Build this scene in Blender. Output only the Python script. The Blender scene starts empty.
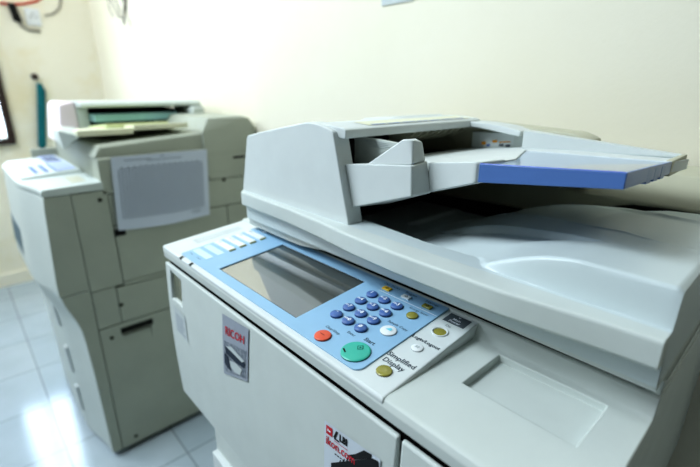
import bpy, bmesh, math, random
from mathutils import Vector, Matrix
random.seed(7)
SC = bpy.context.scene
COL = SC.collection
PI = math.pi

# ------------------------------------------------------------------ materials
def lin(c):
    return tuple((v/12.92 if v <= .04045 else ((v+.055)/1.055)**2.4) for v in c)

def rgb(r, g, b):
    return lin((r/255, g/255, b/255)) + (1,)

def mat(name, col, rough=.45, spec=.5, noise=0, nscale=30, bump=0, bscale=400, metal=0, coat=0, col2=None):
    m = bpy.data.materials.new(name); m.use_nodes = True
    nt = m.node_tree; b = nt.nodes['Principled BSDF']
    b.inputs['Base Color'].default_value = col
    b.inputs['Roughness'].default_value = rough
    b.inputs['Specular IOR Level'].default_value = spec
    b.inputs['Metallic'].default_value = metal
    if coat: b.inputs['Coat Weight'].default_value = coat
    tc = nt.nodes.new('ShaderNodeTexCoord')
    if noise or col2:
        n = nt.nodes.new('ShaderNodeTexNoise'); n.inputs['Scale'].default_value = nscale
        n.inputs['Detail'].default_value = 5
        nt.links.new(tc.outputs['Object'], n.inputs['Vector'])
        r = nt.nodes.new('ShaderNodeValToRGB')
        r.color_ramp.elements[0].position = .35; r.color_ramp.elements[1].position = .68
        c2 = col2 or tuple(v*(1-noise) for v in col[:3]) + (1,)
        r.color_ramp.elements[0].color = c2; r.color_ramp.elements[1].color = col
        nt.links.new(n.outputs['Fac'], r.inputs['Fac'])
        nt.links.new(r.outputs['Color'], b.inputs['Base Color'])
    if bump:
        n2 = nt.nodes.new('ShaderNodeTexNoise'); n2.inputs['Scale'].default_value = bscale
        nt.links.new(tc.outputs['Object'], n2.inputs['Vector'])
        bp = nt.nodes.new('ShaderNodeBump'); bp.inputs['Strength'].default_value = bump
        bp.inputs['Distance'].default_value = .0005
        nt.links.new(n2.outputs['Fac'], bp.inputs['Height'])
        nt.links.new(bp.outputs['Normal'], b.inputs['Normal'])
    return m

M = {}
M['plastic']   = mat('office_plastic', rgb(206,213,209), .50, .22, noise=.05, nscale=18, bump=.15, bscale=900)
M['plastic_w'] = mat('white_plastic', rgb(214,220,219), .46, .25, noise=.04, nscale=25, bump=.12, bscale=900)
M['tray']      = mat('tray_plastic', rgb(202,213,214), .32, .45, noise=.03, nscale=12)
M['beige']     = mat('beige_plastic', rgb(196,195,174), .5, .25, noise=.05, nscale=18)
M['greenish']  = mat('aged_plastic', rgb(176,181,168), .52, .2, noise=.07, nscale=9)
M['aged_w']    = mat('aged_white_plastic', rgb(204,212,208), .5, .25, noise=.05, nscale=9)
M['fascia']    = mat('blue_fascia', rgb(150,188,216), .38, .4, noise=.03, nscale=40)
M['screen']    = mat('screen_glass', rgb(70,70,62), .05, .5, noise=.10, nscale=9, coat=1.0)
M['screen'].node_tree.nodes['Principled BSDF'].inputs['IOR'].default_value = 2.6
M['screen'].node_tree.nodes['Principled BSDF'].inputs['Coat IOR'].default_value = 2.2
M['black']     = mat('black_rubber', rgb(18,18,18), .6, .3, noise=.2)
M['dark']      = mat('cavity_shade', rgb(12,12,12), .8, .1, noise=.2)  # near-black colour in place of shade in gaps and cavities
M['gap']       = mat('seam_shadow', rgb(58,60,52), .8, .1, noise=.1)
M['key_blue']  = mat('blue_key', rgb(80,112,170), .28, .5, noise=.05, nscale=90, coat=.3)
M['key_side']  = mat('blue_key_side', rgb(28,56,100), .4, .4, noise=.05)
M['text_w']    = mat('white_print', rgb(240,244,250), .5, .3, noise=.02)
M['text_d']    = mat('dark_print', rgb(48,58,72), .6, .2, noise=.05)
M['text_k']    = mat('black_print', rgb(30,32,34), .6, .2, noise=.05)
M['green_key'] = mat('green_key', rgb(66,182,160), .32, .5, noise=.04, nscale=80)
M['green_drk'] = mat('green_print', rgb(14,92,80), .5, .3, noise=.04)
M['red_key']   = mat('red_key', rgb(226,96,66), .32, .5, noise=.05, nscale=80)
M['white_key'] = mat('white_key', rgb(232,236,236), .32, .5, noise=.03, nscale=80)
M['olive_key'] = mat('olive_lens', rgb(150,144,62), .22, .6, noise=.12, nscale=200, coat=.4)
M['yellow_key']= mat('yellow_key', rgb(244,196,56), .35, .5, noise=.05)
M['cyan']      = mat('cyan_print', rgb(120,214,230), .5, .3, noise=.03)
M['sign']      = mat('grey_sign', rgb(92,100,106), .5, .3, noise=.04)
M['pale_label']= mat('pale_label', rgb(196,204,204), .5, .3, noise=.04)
M['blue']      = mat('blue_plastic', rgb(88,122,182), .30, .5, noise=.04, nscale=30)
M['blue_edge'] = mat('blue_edge_light', rgb(60,100,214), .25, .5, noise=.03)
M['silver']    = mat('silver_sticker', rgb(156,162,174), .35, .5, noise=.08, nscale=70)
M['silver_d']  = mat('sticker_photo', rgb(150,156,164), .4, .4, nscale=170, col2=rgb(96,104,116))
M['st_white']  = mat('sticker_white', rgb(206,214,222), .4, .4, noise=.03)
M['red']       = mat('red_print', rgb(200,36,52), .5, .3, noise=.04)
M['orange']    = mat('orange_print', rgb(232,160,50), .5, .3, noise=.04)
M['lens']      = mat('pale_blue_plastic', rgb(134,160,196), .10, .6, noise=.03, nscale=12, coat=.5)
M['paper']     = mat('printed_paper', rgb(206,214,228), .75, .1, noise=.03, nscale=12)
M['ink']       = mat('grey_ink', rgb(138,148,164), .8, .1, noise=.06)
M['teal']      = mat('teal_strip', rgb(22,110,118), .7, .2, noise=.15)
M['teal_p']    = mat('teal_plastic', rgb(150,196,202), .4, .4, noise=.05)
M['cream_p']   = mat('cream_plastic', rgb(226,226,200), .45, .4, noise=.04)
M['pink_p']    = mat('pinkish_white_plastic', rgb(236,222,228), .45, .4, noise=.05, nscale=14)
M['lime_p']    = mat('pale_lime_plastic', rgb(206,216,166), .45, .4, noise=.04)
M['frame']     = mat('dark_brown_frame', rgb(58,44,40), .5, .4, noise=.2, nscale=20)
M['wire']      = mat('grey_wire', rgb(150,146,136), .6, .2, noise=.1)
M['redwire']   = mat('red_wire', rgb(200,60,40), .5, .3, noise=.05)
M['socket']    = mat('white_socket', rgb(232,236,240), .4, .4, noise=.03)
M['blue_dk']   = mat('dark_teal_plastic', rgb(52,92,112), .4, .4, noise=.06)

def wall_mat(name, base, stain, sc, lo, hi):
    m = bpy.data.materials.new(name); m.use_nodes = True
    nt = m.node_tree; b = nt.nodes['Principled BSDF']; b.inputs['Roughness'].default_value = .75
    b.inputs['Specular IOR Level'].default_value = .2
    tc = nt.nodes.new('ShaderNodeTexCoord'); n = nt.nodes.new('ShaderNodeTexNoise')
    n.inputs['Scale'].default_value = sc; n.inputs['Detail'].default_value = 6; n.inputs['Roughness'].default_value = .6
    nt.links.new(tc.outputs['Object'], n.inputs['Vector'])
    r = nt.nodes.new('ShaderNodeValToRGB'); r.color_ramp.elements[0].position = lo; r.color_ramp.elements[1].position = hi
    r.color_ramp.elements[0].color = stain; r.color_ramp.elements[1].color = base
    nt.links.new(n.outputs['Fac'], r.inputs['Fac']); nt.links.new(r.outputs['Color'], b.inputs['Base Color'])
    n2 = nt.nodes.new('ShaderNodeTexNoise'); n2.inputs['Scale'].default_value = 160
    nt.links.new(tc.outputs['Object'], n2.inputs['Vector'])
    bp = nt.nodes.new('ShaderNodeBump'); bp.inputs['Strength'].default_value = .12; bp.inputs['Distance'].default_value = .002
    nt.links.new(n2.outputs['Fac'], bp.inputs['Height']); nt.links.new(bp.outputs['Normal'], b.inputs['Normal'])
    return m
M['wall_b'] = wall_mat('cream_wall', rgb(236,232,215), rgb(231,226,206), 2.0, .3, .7)
M['wall_l'] = wall_mat('stained_cream_wall', rgb(246,242,226), rgb(236,224,186), 3.0, .25, .52)

def floor_mat():
    m = bpy.data.materials.new('floor_tiles'); m.use_nodes = True
    nt = m.node_tree; b = nt.nodes['Principled BSDF']; L = nt.links.new
    tc = nt.nodes.new('ShaderNodeTexCoord')
    mp = nt.nodes.new('ShaderNodeMapping'); mp.inputs['Location'].default_value = (1.515+3.0, -.07+3.0, 0)
    L(tc.outputs['Object'], mp.inputs['Vector'])
    br = nt.nodes.new('ShaderNodeTexBrick'); br.offset = 0; br.squash = 1
    br.inputs['Scale'].default_value = 1; br.inputs['Brick Width'].default_value = .30; br.inputs['Row Height'].default_value = .30
    br.inputs['Mortar Size'].default_value = .0022; br.inputs['Mortar Smooth'].default_value = .3
    br.inputs['Color1'].default_value = rgb(178,190,198); br.inputs['Color2'].default_value = rgb(170,184,194)
    br.inputs['Mortar'].default_value = rgb(120,128,132)
    L(mp.outputs['Vector'], br.inputs['Vector'])
    n = nt.nodes.new('ShaderNodeTexNoise'); n.inputs['Scale'].default_value = 7; n.inputs['Detail'].default_value = 6
    L(tc.outputs['Object'], n.inputs['Vector'])
    mx = nt.nodes.new('ShaderNodeMixRGB'); mx.blend_type = 'MULTIPLY'; mx.inputs['Fac'].default_value = .35
    r = nt.nodes.new('ShaderNodeValToRGB'); r.color_ramp.elements[0].position = .3; r.color_ramp.elements[1].position = .7
    r.color_ramp.elements[0].color = (.62,.66,.66,1); r.color_ramp.elements[1].color = (1,1,1,1)
    L(n.outputs['Fac'], r.inputs['Fac']); L(br.outputs['Color'], mx.inputs['Color1']); L(r.outputs['Color'], mx.inputs['Color2'])
    L(mx.outputs['Color'], b.inputs['Base Color'])
    b.inputs['Roughness'].default_value = .13; b.inputs['Specular IOR Level'].default_value = .5
    bp = nt.nodes.new('ShaderNodeBump'); bp.inputs['Strength'].default_value = .25; bp.inputs['Distance'].default_value = .002; bp.invert = True
    L(br.outputs['Fac'], bp.inputs['Height']); L(bp.outputs['Normal'], b.inputs['Normal'])
    return m
M['floor'] = floor_mat()

def glass_mat():
    m = bpy.data.materials.new('window_glass'); m.use_nodes = True
    nt = m.node_tree; b = nt.nodes['Principled BSDF']
    b.inputs['Base Color'].default_value = (.9,.95,1,1); b.inputs['Roughness'].default_value = .02
    b.inputs['Transmission Weight'].default_value = 1; b.inputs['IOR'].default_value = 1.02
    return m
M['glass'] = glass_mat()

# ------------------------------------------------------------------ mesh helpers
ORG = {}            # world position of every object with a parent role
def bx(bm, x0, x1, y0, y1, z0, z1, mi=0):
    vs = [bm.verts.new(p) for p in ((x0,y0,z0),(x1,y0,z0),(x1,y1,z0),(x0,y1,z0),(x0,y0,z1),(x1,y0,z1),(x1,y1,z1),(x0,y1,z1))]
    for f in ((0,3,2,1),(4,5,6,7),(0,1,5,4),(1,2,6,5),(2,3,7,6),(3,0,4,7)):
        fc = bm.faces.new([vs[i] for i in f]); fc.material_index = mi
    return bm

def prism(bm, pts, axis, a0, a1, mi=0):
    def P(p, a):
        return {'x': (a, p[0], p[1]), 'y': (p[0], a, p[1]), 'z': (p[0], p[1], a)}[axis]
    A = [bm.verts.new(P(p, a0)) for p in pts]; B = [bm.verts.new(P(p, a1)) for p in pts]
    n = len(pts); fs = [bm.faces.new(A), bm.faces.new(B[::-1])]
    for i in range(n):
        fs.append(bm.faces.new((A[i], B[i], B[(i+1)%n], A[(i+1)%n])))
    for f in fs: f.material_index = mi
    return bm

def hull(bm, pts, mi=0):
    vs = [bm.verts.new(p) for p in pts]
    r = bmesh.ops.convex_hull(bm, input=vs)
    for g in r['geom']:
        if isinstance(g, bmesh.types.BMFace): g.material_index = mi
    junk = [v for v in r['geom_interior'] if isinstance(v, bmesh.types.BMVert)]
    if junk: bmesh.ops.delete(bm, geom=junk, context='VERTS')
    return bm

def loft(bm, rings, mi=0, caps=True):
    R = [[bm.verts.new(p) for p in r] for r in rings]; n = len(rings[0])
    for a, b in zip(R, R[1:]):
        for i in range(n):
            f = bm.faces.new((a[i], a[(i+1)%n], b[(i+1)%n], b[i])); f.material_index = mi
    if caps:
        for f in (bm.faces.new(R[0][::-1]), bm.faces.new(R[-1])): f.material_index = mi
    return bm

def quad(bm, pts, mi=0):
    f = bm.faces.new([bm.verts.new(p) for p in pts]); f.material_index = mi
    return bm

def tube(bm, path, r, mi=0, seg=8):
    path = [Vector(p) for p in path]; rings = []
    for i, p in enumerate(path):
        t = (path[min(i+1, len(path)-1)] - path[max(i-1, 0)]).normalized()
        u = t.cross(Vector((0,0,1)));
        if u.length < 1e-3: u = t.cross(Vector((1,0,0)))
        u.normalize(); v = t.cross(u)
        rings.append([p + (u*math.cos(2*PI*k/seg) + v*math.sin(2*PI*k/seg))*r for k in range(seg)])
    return loft(bm, rings, mi)

def roundrect(x0, x1, y0, y1, r, n=5):
    out = []
    if not isinstance(r, (list, tuple)): r = [r]*4
    for (cx, cy, a0, rr) in ((x1-r[0], y1-r[0], 0, r[0]), (x0+r[1], y1-r[1], 90, r[1]), (x0+r[2], y0+r[2], 180, r[2]), (x1-r[3], y0+r[3], 270, r[3])):
        for k in range(n+1):
            a = math.radians(a0 + 90*k/n); out.append((cx+rr*math.cos(a), cy+rr*math.sin(a)))
    return out

def obj(name, bm, mats, parent=None, bevel=0, smooth=True, seg=2, origin=None, cutters=None, angle=30):
    if not isinstance(mats, (list, tuple)): mats = [mats]
    bmesh.ops.remove_doubles(bm, verts=bm.verts, dist=1e-6)
    bmesh.ops.recalc_face_normals(bm, faces=bm.faces)
    me = bpy.data.meshes.new(name); bm.to_mesh(me); bm.free()
    for m in mats: me.materials.append(m)
    o = bpy.data.objects.new(name, me); COL.objects.link(o)
    if cutters:
        cs = []
        for cb in cutters:
            bmesh.ops.recalc_face_normals(cb, faces=cb.faces)
            cm = bpy.data.meshes.new('cut'); cb.to_mesh(cm); cb.free()
            co = bpy.data.objects.new('cut', cm); COL.objects.link(co); cs.append(co)
            md = o.modifiers.new('b', 'BOOLEAN'); md.object = co; md.operation = 'DIFFERENCE'; md.solver = 'EXACT'
        dg = bpy.context.evaluated_depsgraph_get(); dg.update()
        nm = bpy.data.meshes.new_from_object(o.evaluated_get(dg)); o.modifiers.clear(); o.data = nm
        for co in cs: bpy.data.objects.remove(co)
        me = nm
    vs = [v.co for v in me.vertices]
    if origin is None:
        lo = Vector((min(v[i] for v in vs) for i in range(3))); hi = Vector((max(v[i] for v in vs) for i in range(3)))
        origin = Vector(((lo.x+hi.x)/2, (lo.y+hi.y)/2, lo.z))
    origin = Vector(origin)
    me.transform(Matrix.Translation(-origin))
    ORG[o.name] = origin
    if parent:
        o.parent = parent; o.location = origin - ORG[parent.name]
    else:
        o.location = origin
    if smooth:
        for p in me.polygons: p.use_smooth = True
    if bevel:
        md = o.modifiers.new('bevel', 'BEVEL'); md.width = bevel; md.segments = seg; md.limit_method = 'ANGLE'
        md.angle_limit = math.radians(angle); md.harden_normals = False
    if smooth:
        md = o.modifiers.new('wn', 'WEIGHTED_NORMAL'); md.keep_sharp = True
        try: me.set_sharp_from_angle(angle=math.radians(40 if not bevel else 80))
        except Exception: pass
    return o

def thing(name, label, cat, loc, group=None):
    o = bpy.data.objects.new(name, None); COL.objects.link(o); o.location = loc
    o.empty_display_size = .1; ORG[o.name] = Vector(loc)
    o['label'] = label; o['category'] = cat
    if group: o['group'] = group
    return o

def tag(o, label, cat, group=None):
    o['label'] = label; o['category'] = cat
    if group: o['group'] = group
    return o

def structure(o):
    o['kind'] = 'structure'; return o

def text_into(bm, s, size, fn, mi=0, bold=0.0, align='CENTER', space=1.0, xs=1.0):
    """adds flat lettering; fn maps (u, v) text coords to a world point"""
    cu = bpy.data.curves.new('t', 'FONT'); cu.body = s; cu.size = size; cu.align_x = align; cu.align_y = 'CENTER'
    cu.offset = bold; cu.resolution_u = 2; cu.space_character = space
    to = bpy.data.objects.new('t', cu); COL.objects.link(to)
    dg = bpy.context.evaluated_depsgraph_get(); dg.update()
    me = bpy.data.meshes.new_from_object(to.evaluated_get(dg))
    vs = [bm.verts.new(fn(v.co.x*xs, v.co.y)) for v in me.vertices]
    for p in me.polygons:
        try:
            f = bm.faces.new([vs[i] for i in p.vertices]); f.material_index = mi
        except ValueError: pass
    bpy.data.objects.remove(to); bpy.data.curves.remove(cu); bpy.data.meshes.remove(me)

def interp(x, tab):
    if x <= tab[0][0]: return tab[0][1]
    for (a, va), (b, vb) in zip(tab, tab[1:]):
        if x <= b: return va + (vb-va)*(x-a)/(b-a)
    return tab[-1][1]

def sst(a, b, x):
    t = max(0, min(1, (x-a)/(b-a))); return t*t*(3-2*t)

NB = bmesh.new
def vec(*a): return Vector(a)

# ================================================================== SETTING
XL, YB = -3.25, .80
b = NB(); quad(b, [(-3.6,-2.6,0),(1.6,-2.6,0),(1.6,1.0,0),(-3.6,1.0,0)])
structure(obj('floor', b, M['floor'], smooth=False, origin=(0,0,0)))
b = NB(); bx(b, XL-.15, 1.6, YB, YB+.12, 0, 2.7)
structure(obj('wall_back', b, M['wall_b'], smooth=False))
# left wall with a window opening
WY0, WY1, WZ0, WZ1 = -.035, .248, .895, 1.90
b = NB()
for (y0, y1, z0, z1) in ((-2.6, WY0, 0, 2.7), (WY1, YB, 0, 2.7), (WY0, WY1, 0, WZ0), (WY0, WY1, WZ1, 2.7)):
    bx(b, XL-.15, XL, y0, y1, z0, z1)
structure(obj('wall_left', b, M['wall_l'], smooth=False))
b = NB(); bx(b, XL, XL+.012, -2.6, YB, 0, .08)
structure(obj('baseboard_left', b, M['wall_l'], smooth=False))
# window
b = NB()
fw = .035
bx(b, XL-.02, XL+.03, WY0, WY1+.035, WZ0-.035, WZ0); bx(b, XL-.02, XL+.03, WY0, WY1+.035, WZ1, WZ1+.035)
bx(b, XL-.02, XL+.03, WY1, WY1+.035, WZ0, WZ1); bx(b, XL-.02, XL+.03, WY0-.035, WY0, WZ0-.035, WZ1+.035)
bx(b, XL-.06, XL-.03, (WY0+WY1)/2-.012, (WY0+WY1)/2+.012, WZ0, WZ1)
wf = structure(obj('window_1', b, M['frame'], bevel=.003))
b = NB(); bx(b, XL-.052, XL-.048, WY0, WY1, WZ0, WZ1)
obj('pane', b, M['glass'], wf, smooth=False)

# ================================================================== NEAR PHOTOCOPIER
pc = thing('photocopier', 'large near office photocopier with light blue control panel and open document feeder', 'photocopier', (-.37,.5,0))
XR, XLt = -.042, -.707

# ---- lower cabinet with paper drawers
b = NB(); bx(b, -.592, -.05, .2275, .76, .03, .632)
obj('lower_cabinet', b, M['plastic'], pc, bevel=.006)
b = NB(); bx(b, -.575, -.07, .27, .74, 0, .032)
obj('base_plinth', b, M['black'], pc)
for (z0, z1) in ((.065,.31), (.318,.588)):
    b = NB(); bx(b, -.583, -.052, .2165, .2285, z0, z1)
    c = NB(); bx(c, -.42, -.22, .20, .2225, z1-.075, z1-.03)
    d = obj('paper_drawer', b, M['plastic_w'], pc, bevel=.003, seg=3, cutters=[c])
    b = NB(); bx(b, -.42, -.22, .2222, .2240, z1-.075, z1-.03)
    obj('drawer_handle', b, M['gap'], d, bevel=.001)

# ---- upper body, front covers
b = NB(); prism(b, [(.2405,.634),(.76,.634),(.76,.8895),(.2405,.8895)], 'x', XLt+.006, XR-.004)
obj('upper_body', b, M['plastic'], pc, bevel=.004)
def fy(z): return .2236 - .004*math.sin(max(0, min(1, (z-.63)/.27))*PI)
b = NB()
prof = [(fy(.636+.262*k/10), .636+.262*k/10) for k in range(11)] + [(.2290,.898),(.2290,.636)]
prism(b, prof, 'x', XLt+.002, -.1835)
c = NB(); prism(c, [(-.686,.838),(-.684,.889),(-.642,.884),(-.645,.838)], 'y', .20, .2405)
fc = obj('front_cover', b, M['plastic'], pc, bevel=.0022, seg=3, cutters=[c])
b = NB(); prism(b, prof, 'x', -.1795, XR)
obj('toner_cover', b, M['plastic'], pc, bevel=.0022, seg=3)
# finger recess back and small grey label
b = NB(); bx(b, -.696, -.630, .238, .2400, .826, .8895)
obj('finger_recess', b, M['beige'], fc, bevel=.0008)
b = NB(); F = lambda x, z: (x, fy(z)-.0009, z)
quad(b, [F(-.6815,.827),F(-.6815,.780),F(-.634,.776),F(-.634,.824)], 0)
for k in range(7):
    z = .815-.005*k
    quad(b, [F(-.676,z),F(-.676,z-.0016),F(-.64-.004*(k%3),z-.003),F(-.64-.004*(k%3),z-.0014)], 1)
obj('instruction_label', b, [M['pale_label'], M['ink']], fc, smooth=False)
# silver sticker with the maker's name in red
A, B_, C_, D_ = vec(-.4970,0,.8865), vec(-.4265,0,.8935), vec(-.4350,0,.8130), vec(-.5045,0,.788)
def stk(u, v, off=.0012):
    p = A.lerp(B_, u).lerp(D_.lerp(C_, u), v); return (p.x, fy(p.z)-off, p.z)
b = NB()
for i in range(6):
    for j in range(8):
        f = [stk(i/6,j/8),stk(i/6,(j+1)/8),stk((i+1)/6,(j+1)/8),stk((i+1)/6,j/8)]
        quad(b, f, 0)
def lerpq(bm, u0, u1, v0, v1, mi, off): quad(bm, [stk(u0,v0,off),stk(u0,v1,off),stk(u1,v1,off),stk(u1,v0,off)], mi)
for i in range(6): lerpq(b, .06+.88*i/6, .06+.88*(i+1)/6, .42, .95, 1, .0015)
def poly(bm, uv, mi, off): quad(bm, [stk(u, v, off) for u, v in uv], mi)
poly(b, [(.10,.52),(.34,.47),(.92,.66),(.88,.76),(.5,.70),(.16,.62)], 4, .0019)
poly(b, [(.16,.50),(.38,.46),(.90,.62),(.80,.66),(.42,.56)], 2, .0021)
poly(b, [(.30,.72),(.55,.72),(.80,.80),(.72,.92),(.50,.90),(.34,.82)], 2, .0021)
poly(b, [(.08,.62),(.24,.66),(.34,.90),(.20,.86),(.08,.80)], 4, .0021)
text_into(b, 'RICOH', .235, lambda u, v: stk(.50+u, .245-v*.85, .0019), 3, bold=.003, xs=1.04)
obj('sticker', b, [M['silver'], M['silver_d'], M['pale_label'], M['red'], M['text_d']], fc, smooth=False)['label'] = 'silver sticker with red lettering'
# white sticker with red web address and black artwork
A2, B2, C2, D2 = vec(-.2772,0,.8556), vec(-.1995,0,.8641), vec(-.1995,0,.765), vec(-.2772,0,.765)
def st2(u, v, off=.0012):
    x = A2.x+(B2.x-A2.x)*u; z = A2.z+(B2.z-A2.z)*u - .093*v; return (x, fy(z)-off, z)
b = NB()
for i in range(4):
    for j in range(5):
        quad(b, [st2(i/4,j/5),st2(i/4,(j+1)/5),st2((i+1)/4,(j+1)/5),st2((i+1)/4,j/5)], 0)
def p2(uv, mi, off=.0016): quad(b, [st2(u, v, off) for u, v in uv], mi)
p2([(.04,.035),(.04,.145),(.165,.145),(.165,.035)], 1)
text_into(b, 'the', .05, lambda u, v: st2(.10+u, .085-v, .0019), 3, bold=.002)
p2([(.185,.13),(.235,.03),(.275,.03),(.225,.13)], 2); p2([(.20,.15),(.205,.13),(.30,.13),(.30,.15)], 2)
text_into(b, 'LBI', .115, lambda u, v: st2(.375+u, .085-v, .0017), 2, bold=.006)
p2([(.20,.165),(.20,.172),(.46,.172),(.46,.165)], 1)
text_into(b, 'ikon.com', .155, lambda u, v: st2(.035+u, .235-v, .0017), 1, bold=.002, align='LEFT', xs=.98)
for k in range(4): p2([(.22+.05*k,.33),(.22+.05*k,.345),(.255+.05*k,.345),(.255+.05*k,.33)], 2)
p2([(.44,.24),(.60,.14),(.74,.02),(.87,.005),(.86,.06),(.70,.15),(.58,.22)], 2)
p2([(.15,.50),(.28,.42),(.47,.30),(.70,.155),(.88,.045),(.97,.03),(.99,.10),(.99,.99),(.15,.99)], 2)
for k in range(6): p2([(.30+.07*k,.42-.055*k),(.33+.07*k,.36-.055*k),(.345+.07*k,.36-.055*k),(.315+.07*k,.43-.055*k)], 2)
obj('sticker', b, [M['st_white'], M['red'], M['text_k'], M['text_w']], fc, smooth=False)['label'] = 'white sticker with red web address'

# ---- control deck (work surface with shallow clip tray)
prof = [(.236,.903),(.2245,.9065),(.2238,.918),(.2262,.9236),(.2310,.9252),(.3605,.9252),(.3655,.9270),(.3730,.9418),(.377,.9435),(.76,.9435),(.76,.903)]
b = NB(); prism(b, prof, 'x', XLt, XR+.002)
c = NB()
x0, x1, y0, y1 = -.1700, -.0700, .2930, .3585
hull(c, [(x0+.0015,y0+.001,.9180),(x1-.0015,y0+.001,.9190),(x0+.0015,y1-.001,.9175),(x1-.0015,y1-.001,.9185),(x0,y0,.94),(x1,y0,.94),(x0,y1,.94),(x1,y1,.94)])
deck = obj('control_deck', b, M['plastic'], pc, bevel=.0012, seg=3, cutters=[c], angle=24)
b = NB(); bx(b, XLt+.008, XR-.006, .2305, .755, .890, .9038)
obj('seam_shade', b, M['dark'], pc, smooth=False)  # black strip painting the shade in the seam under the deck

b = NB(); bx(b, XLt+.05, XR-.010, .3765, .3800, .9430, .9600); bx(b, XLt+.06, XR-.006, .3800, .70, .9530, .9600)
obj('lid_gap_shade', b, M['dark'], pc, smooth=False)  # black strips standing in for shade in the gap under the lid
b = NB(); bx(b, XLt+.06, XR+.001, .3802, .755, .9430, .9572); bx(b, -.046, XR+.001, .3755, .3802, .9430, .9572)
obj('deck_rim', b, M['plastic'], pc, bevel=.001)

# ---- control panel (tilted)
KS = .1; PN = Vector((0, -KS, 1)).normalized()
def PP(x, y, h=0):
    return Vector((x, y, .9256+(y-.224)*KS)) + PN*h
b = NB()
hull(b, [(XLt-.002,.2245,.918),(-.2025,.2245,.918),(XLt-.002,.3765,.92),(-.2025,.3765,.92)] +
        [tuple(PP(x, y)) for x, y in ((XLt-.002,.2265),(-.2035,.2265),(XLt+.002,.3755),(-.2035,.3755))] +
        [(XLt-.002,.2242,.9235),(-.2025,.2242,.9235)])
cp = obj('control_panel', b, M['plastic_w'], pc, bevel=.0016, seg=3, angle=20)
def slab(bm, pts, h0, h1, mi=0):
    A = [bm.verts.new(PP(x, y, h0)) for x, y in pts]; B = [bm.verts.new(PP(x, y, h1)) for x, y in pts]; n = len(pts)
    fs = [bm.faces.new(A[::-1]), bm.faces.new(B)] + [bm.faces.new((A[i], A[(i+1)%n], B[(i+1)%n], B[i])) for i in range(n)]
    for f in fs: f.material_index = mi
SX0, SX1, SY0, SY1 = -.546, -.358, .246, .3565
b = NB(); slab(b, roundrect(-.647, -.2412, .2315, .3742, [.001,.012,.003,.009]), -.0005, .0016)
c = NB(); slab(c, [(SX0,SY0),(SX1,SY0),(SX1,SY1),(SX0,SY1)], -.002, .004)
fa = obj('fascia', b, M['fascia'], cp, bevel=.0004, cutters=[c]); fa['label'] = 'light blue fascia plate'
b = NB(); slab(b, [(SX0+.0004,SY0+.0004),(SX1-.0004,SY0+.0004),(SX1-.0004,SY1-.0004),(SX0+.0004,SY1-.0004)], -.0008, .0001, 1)
slab(b, [(SX0+.003,SY0+.0015),(SX1-.0015,SY0+.0015),(SX1-.0015,SY1-.003),(SX0+.003,SY1-.003)], -.0007, .0004, 0)
obj('touch_screen', b, [M['screen'], M['black']], cp, smooth=False)
# scuff on the screen
FH = .0016
def tx(bm, s, x, y, size, mi=0, h=FH+.00015, bold=0, align='CENTER', xs=1.0):
    text_into(bm, s, size, lambda u, v: PP(x+u, y+v, h), mi, bold, align, xs=xs)

def ell(rx, ry, n=28): return [(rx*math.cos(2*PI*k/n), ry*math.sin(2*PI*k/n)) for k in range(n)]
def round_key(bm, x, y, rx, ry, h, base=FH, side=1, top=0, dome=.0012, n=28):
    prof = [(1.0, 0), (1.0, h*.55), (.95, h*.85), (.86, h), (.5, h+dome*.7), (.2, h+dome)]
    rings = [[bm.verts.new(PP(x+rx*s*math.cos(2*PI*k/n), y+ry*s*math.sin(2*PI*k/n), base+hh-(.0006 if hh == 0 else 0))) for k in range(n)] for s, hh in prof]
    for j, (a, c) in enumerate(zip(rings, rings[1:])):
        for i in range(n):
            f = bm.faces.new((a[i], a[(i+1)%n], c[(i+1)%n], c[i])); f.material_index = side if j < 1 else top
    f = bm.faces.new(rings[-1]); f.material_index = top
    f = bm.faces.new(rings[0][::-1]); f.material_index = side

keys = [('1',''),('2','ABC'),('3','DEF'),('4','GHI'),('5','JKL'),('6','MNO'),('7','PRS'),('8','TUV'),('9','WXY'),('*',''),('0','OPER'),('#','')]
for i, (d, l) in enumerate(keys):
    r, cidx = divmod(i, 3)
    x = -.3272 + .0199*cidx - .0000*r; y = .3372 - .0190*r
    b = NB(); round_key(b, x, y, .0076, .0068, .0030)
    hh = FH+.0030+.00135
    tx(b, d, x+(.0022 if l else 0), y, .0068, 2, hh, bold=.0002)
    if l: tx(b, l, x-.0026, y, .0030, 2, hh, bold=.0001)
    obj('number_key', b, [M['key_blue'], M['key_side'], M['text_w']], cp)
# start
b = NB(); round_key(b, -.2632, .2500, .0153, .0150, .0022, dome=.0003)
h2 = FH+.0027
for s, mi in ((.0042, 1), (.0030, 0)):
    quad(b, [PP(-.2625+s*math.cos(a), .2560+s*math.sin(a), h2+(.0001 if mi == 0 else 0)) for a in (0, PI/2, PI, 3*PI/2)], mi)
quad(b, [PP(-.2625+.0014*math.cos(a), .2560+.0014*math.sin(a), h2+.0002) for a in (0, PI/2, PI, 3*PI/2)], 1)
quad(b, [PP(-.2745,.2430,h2),PP(-.2685,.2405,h2),PP(-.2680,.2418,h2),PP(-.2738,.2446,h2)], 2)
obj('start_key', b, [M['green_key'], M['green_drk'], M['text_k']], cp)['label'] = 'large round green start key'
b = NB(); round_key(b, -.3079, .2447, .0095, .0090, .0022, dome=.0006)
quad(b, [PP(-.3115,.2440,FH+.0031),PP(-.3045,.2440,FH+.0031),PP(-.3045,.2450,FH+.0031),PP(-.3115,.2450,FH+.0031)], 1)
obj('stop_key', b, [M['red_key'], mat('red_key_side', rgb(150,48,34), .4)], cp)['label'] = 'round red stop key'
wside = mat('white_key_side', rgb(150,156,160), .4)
b = NB(); round_key(b, -.2628, .2967, .0092, .0086, .0018, dome=.0006)
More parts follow.
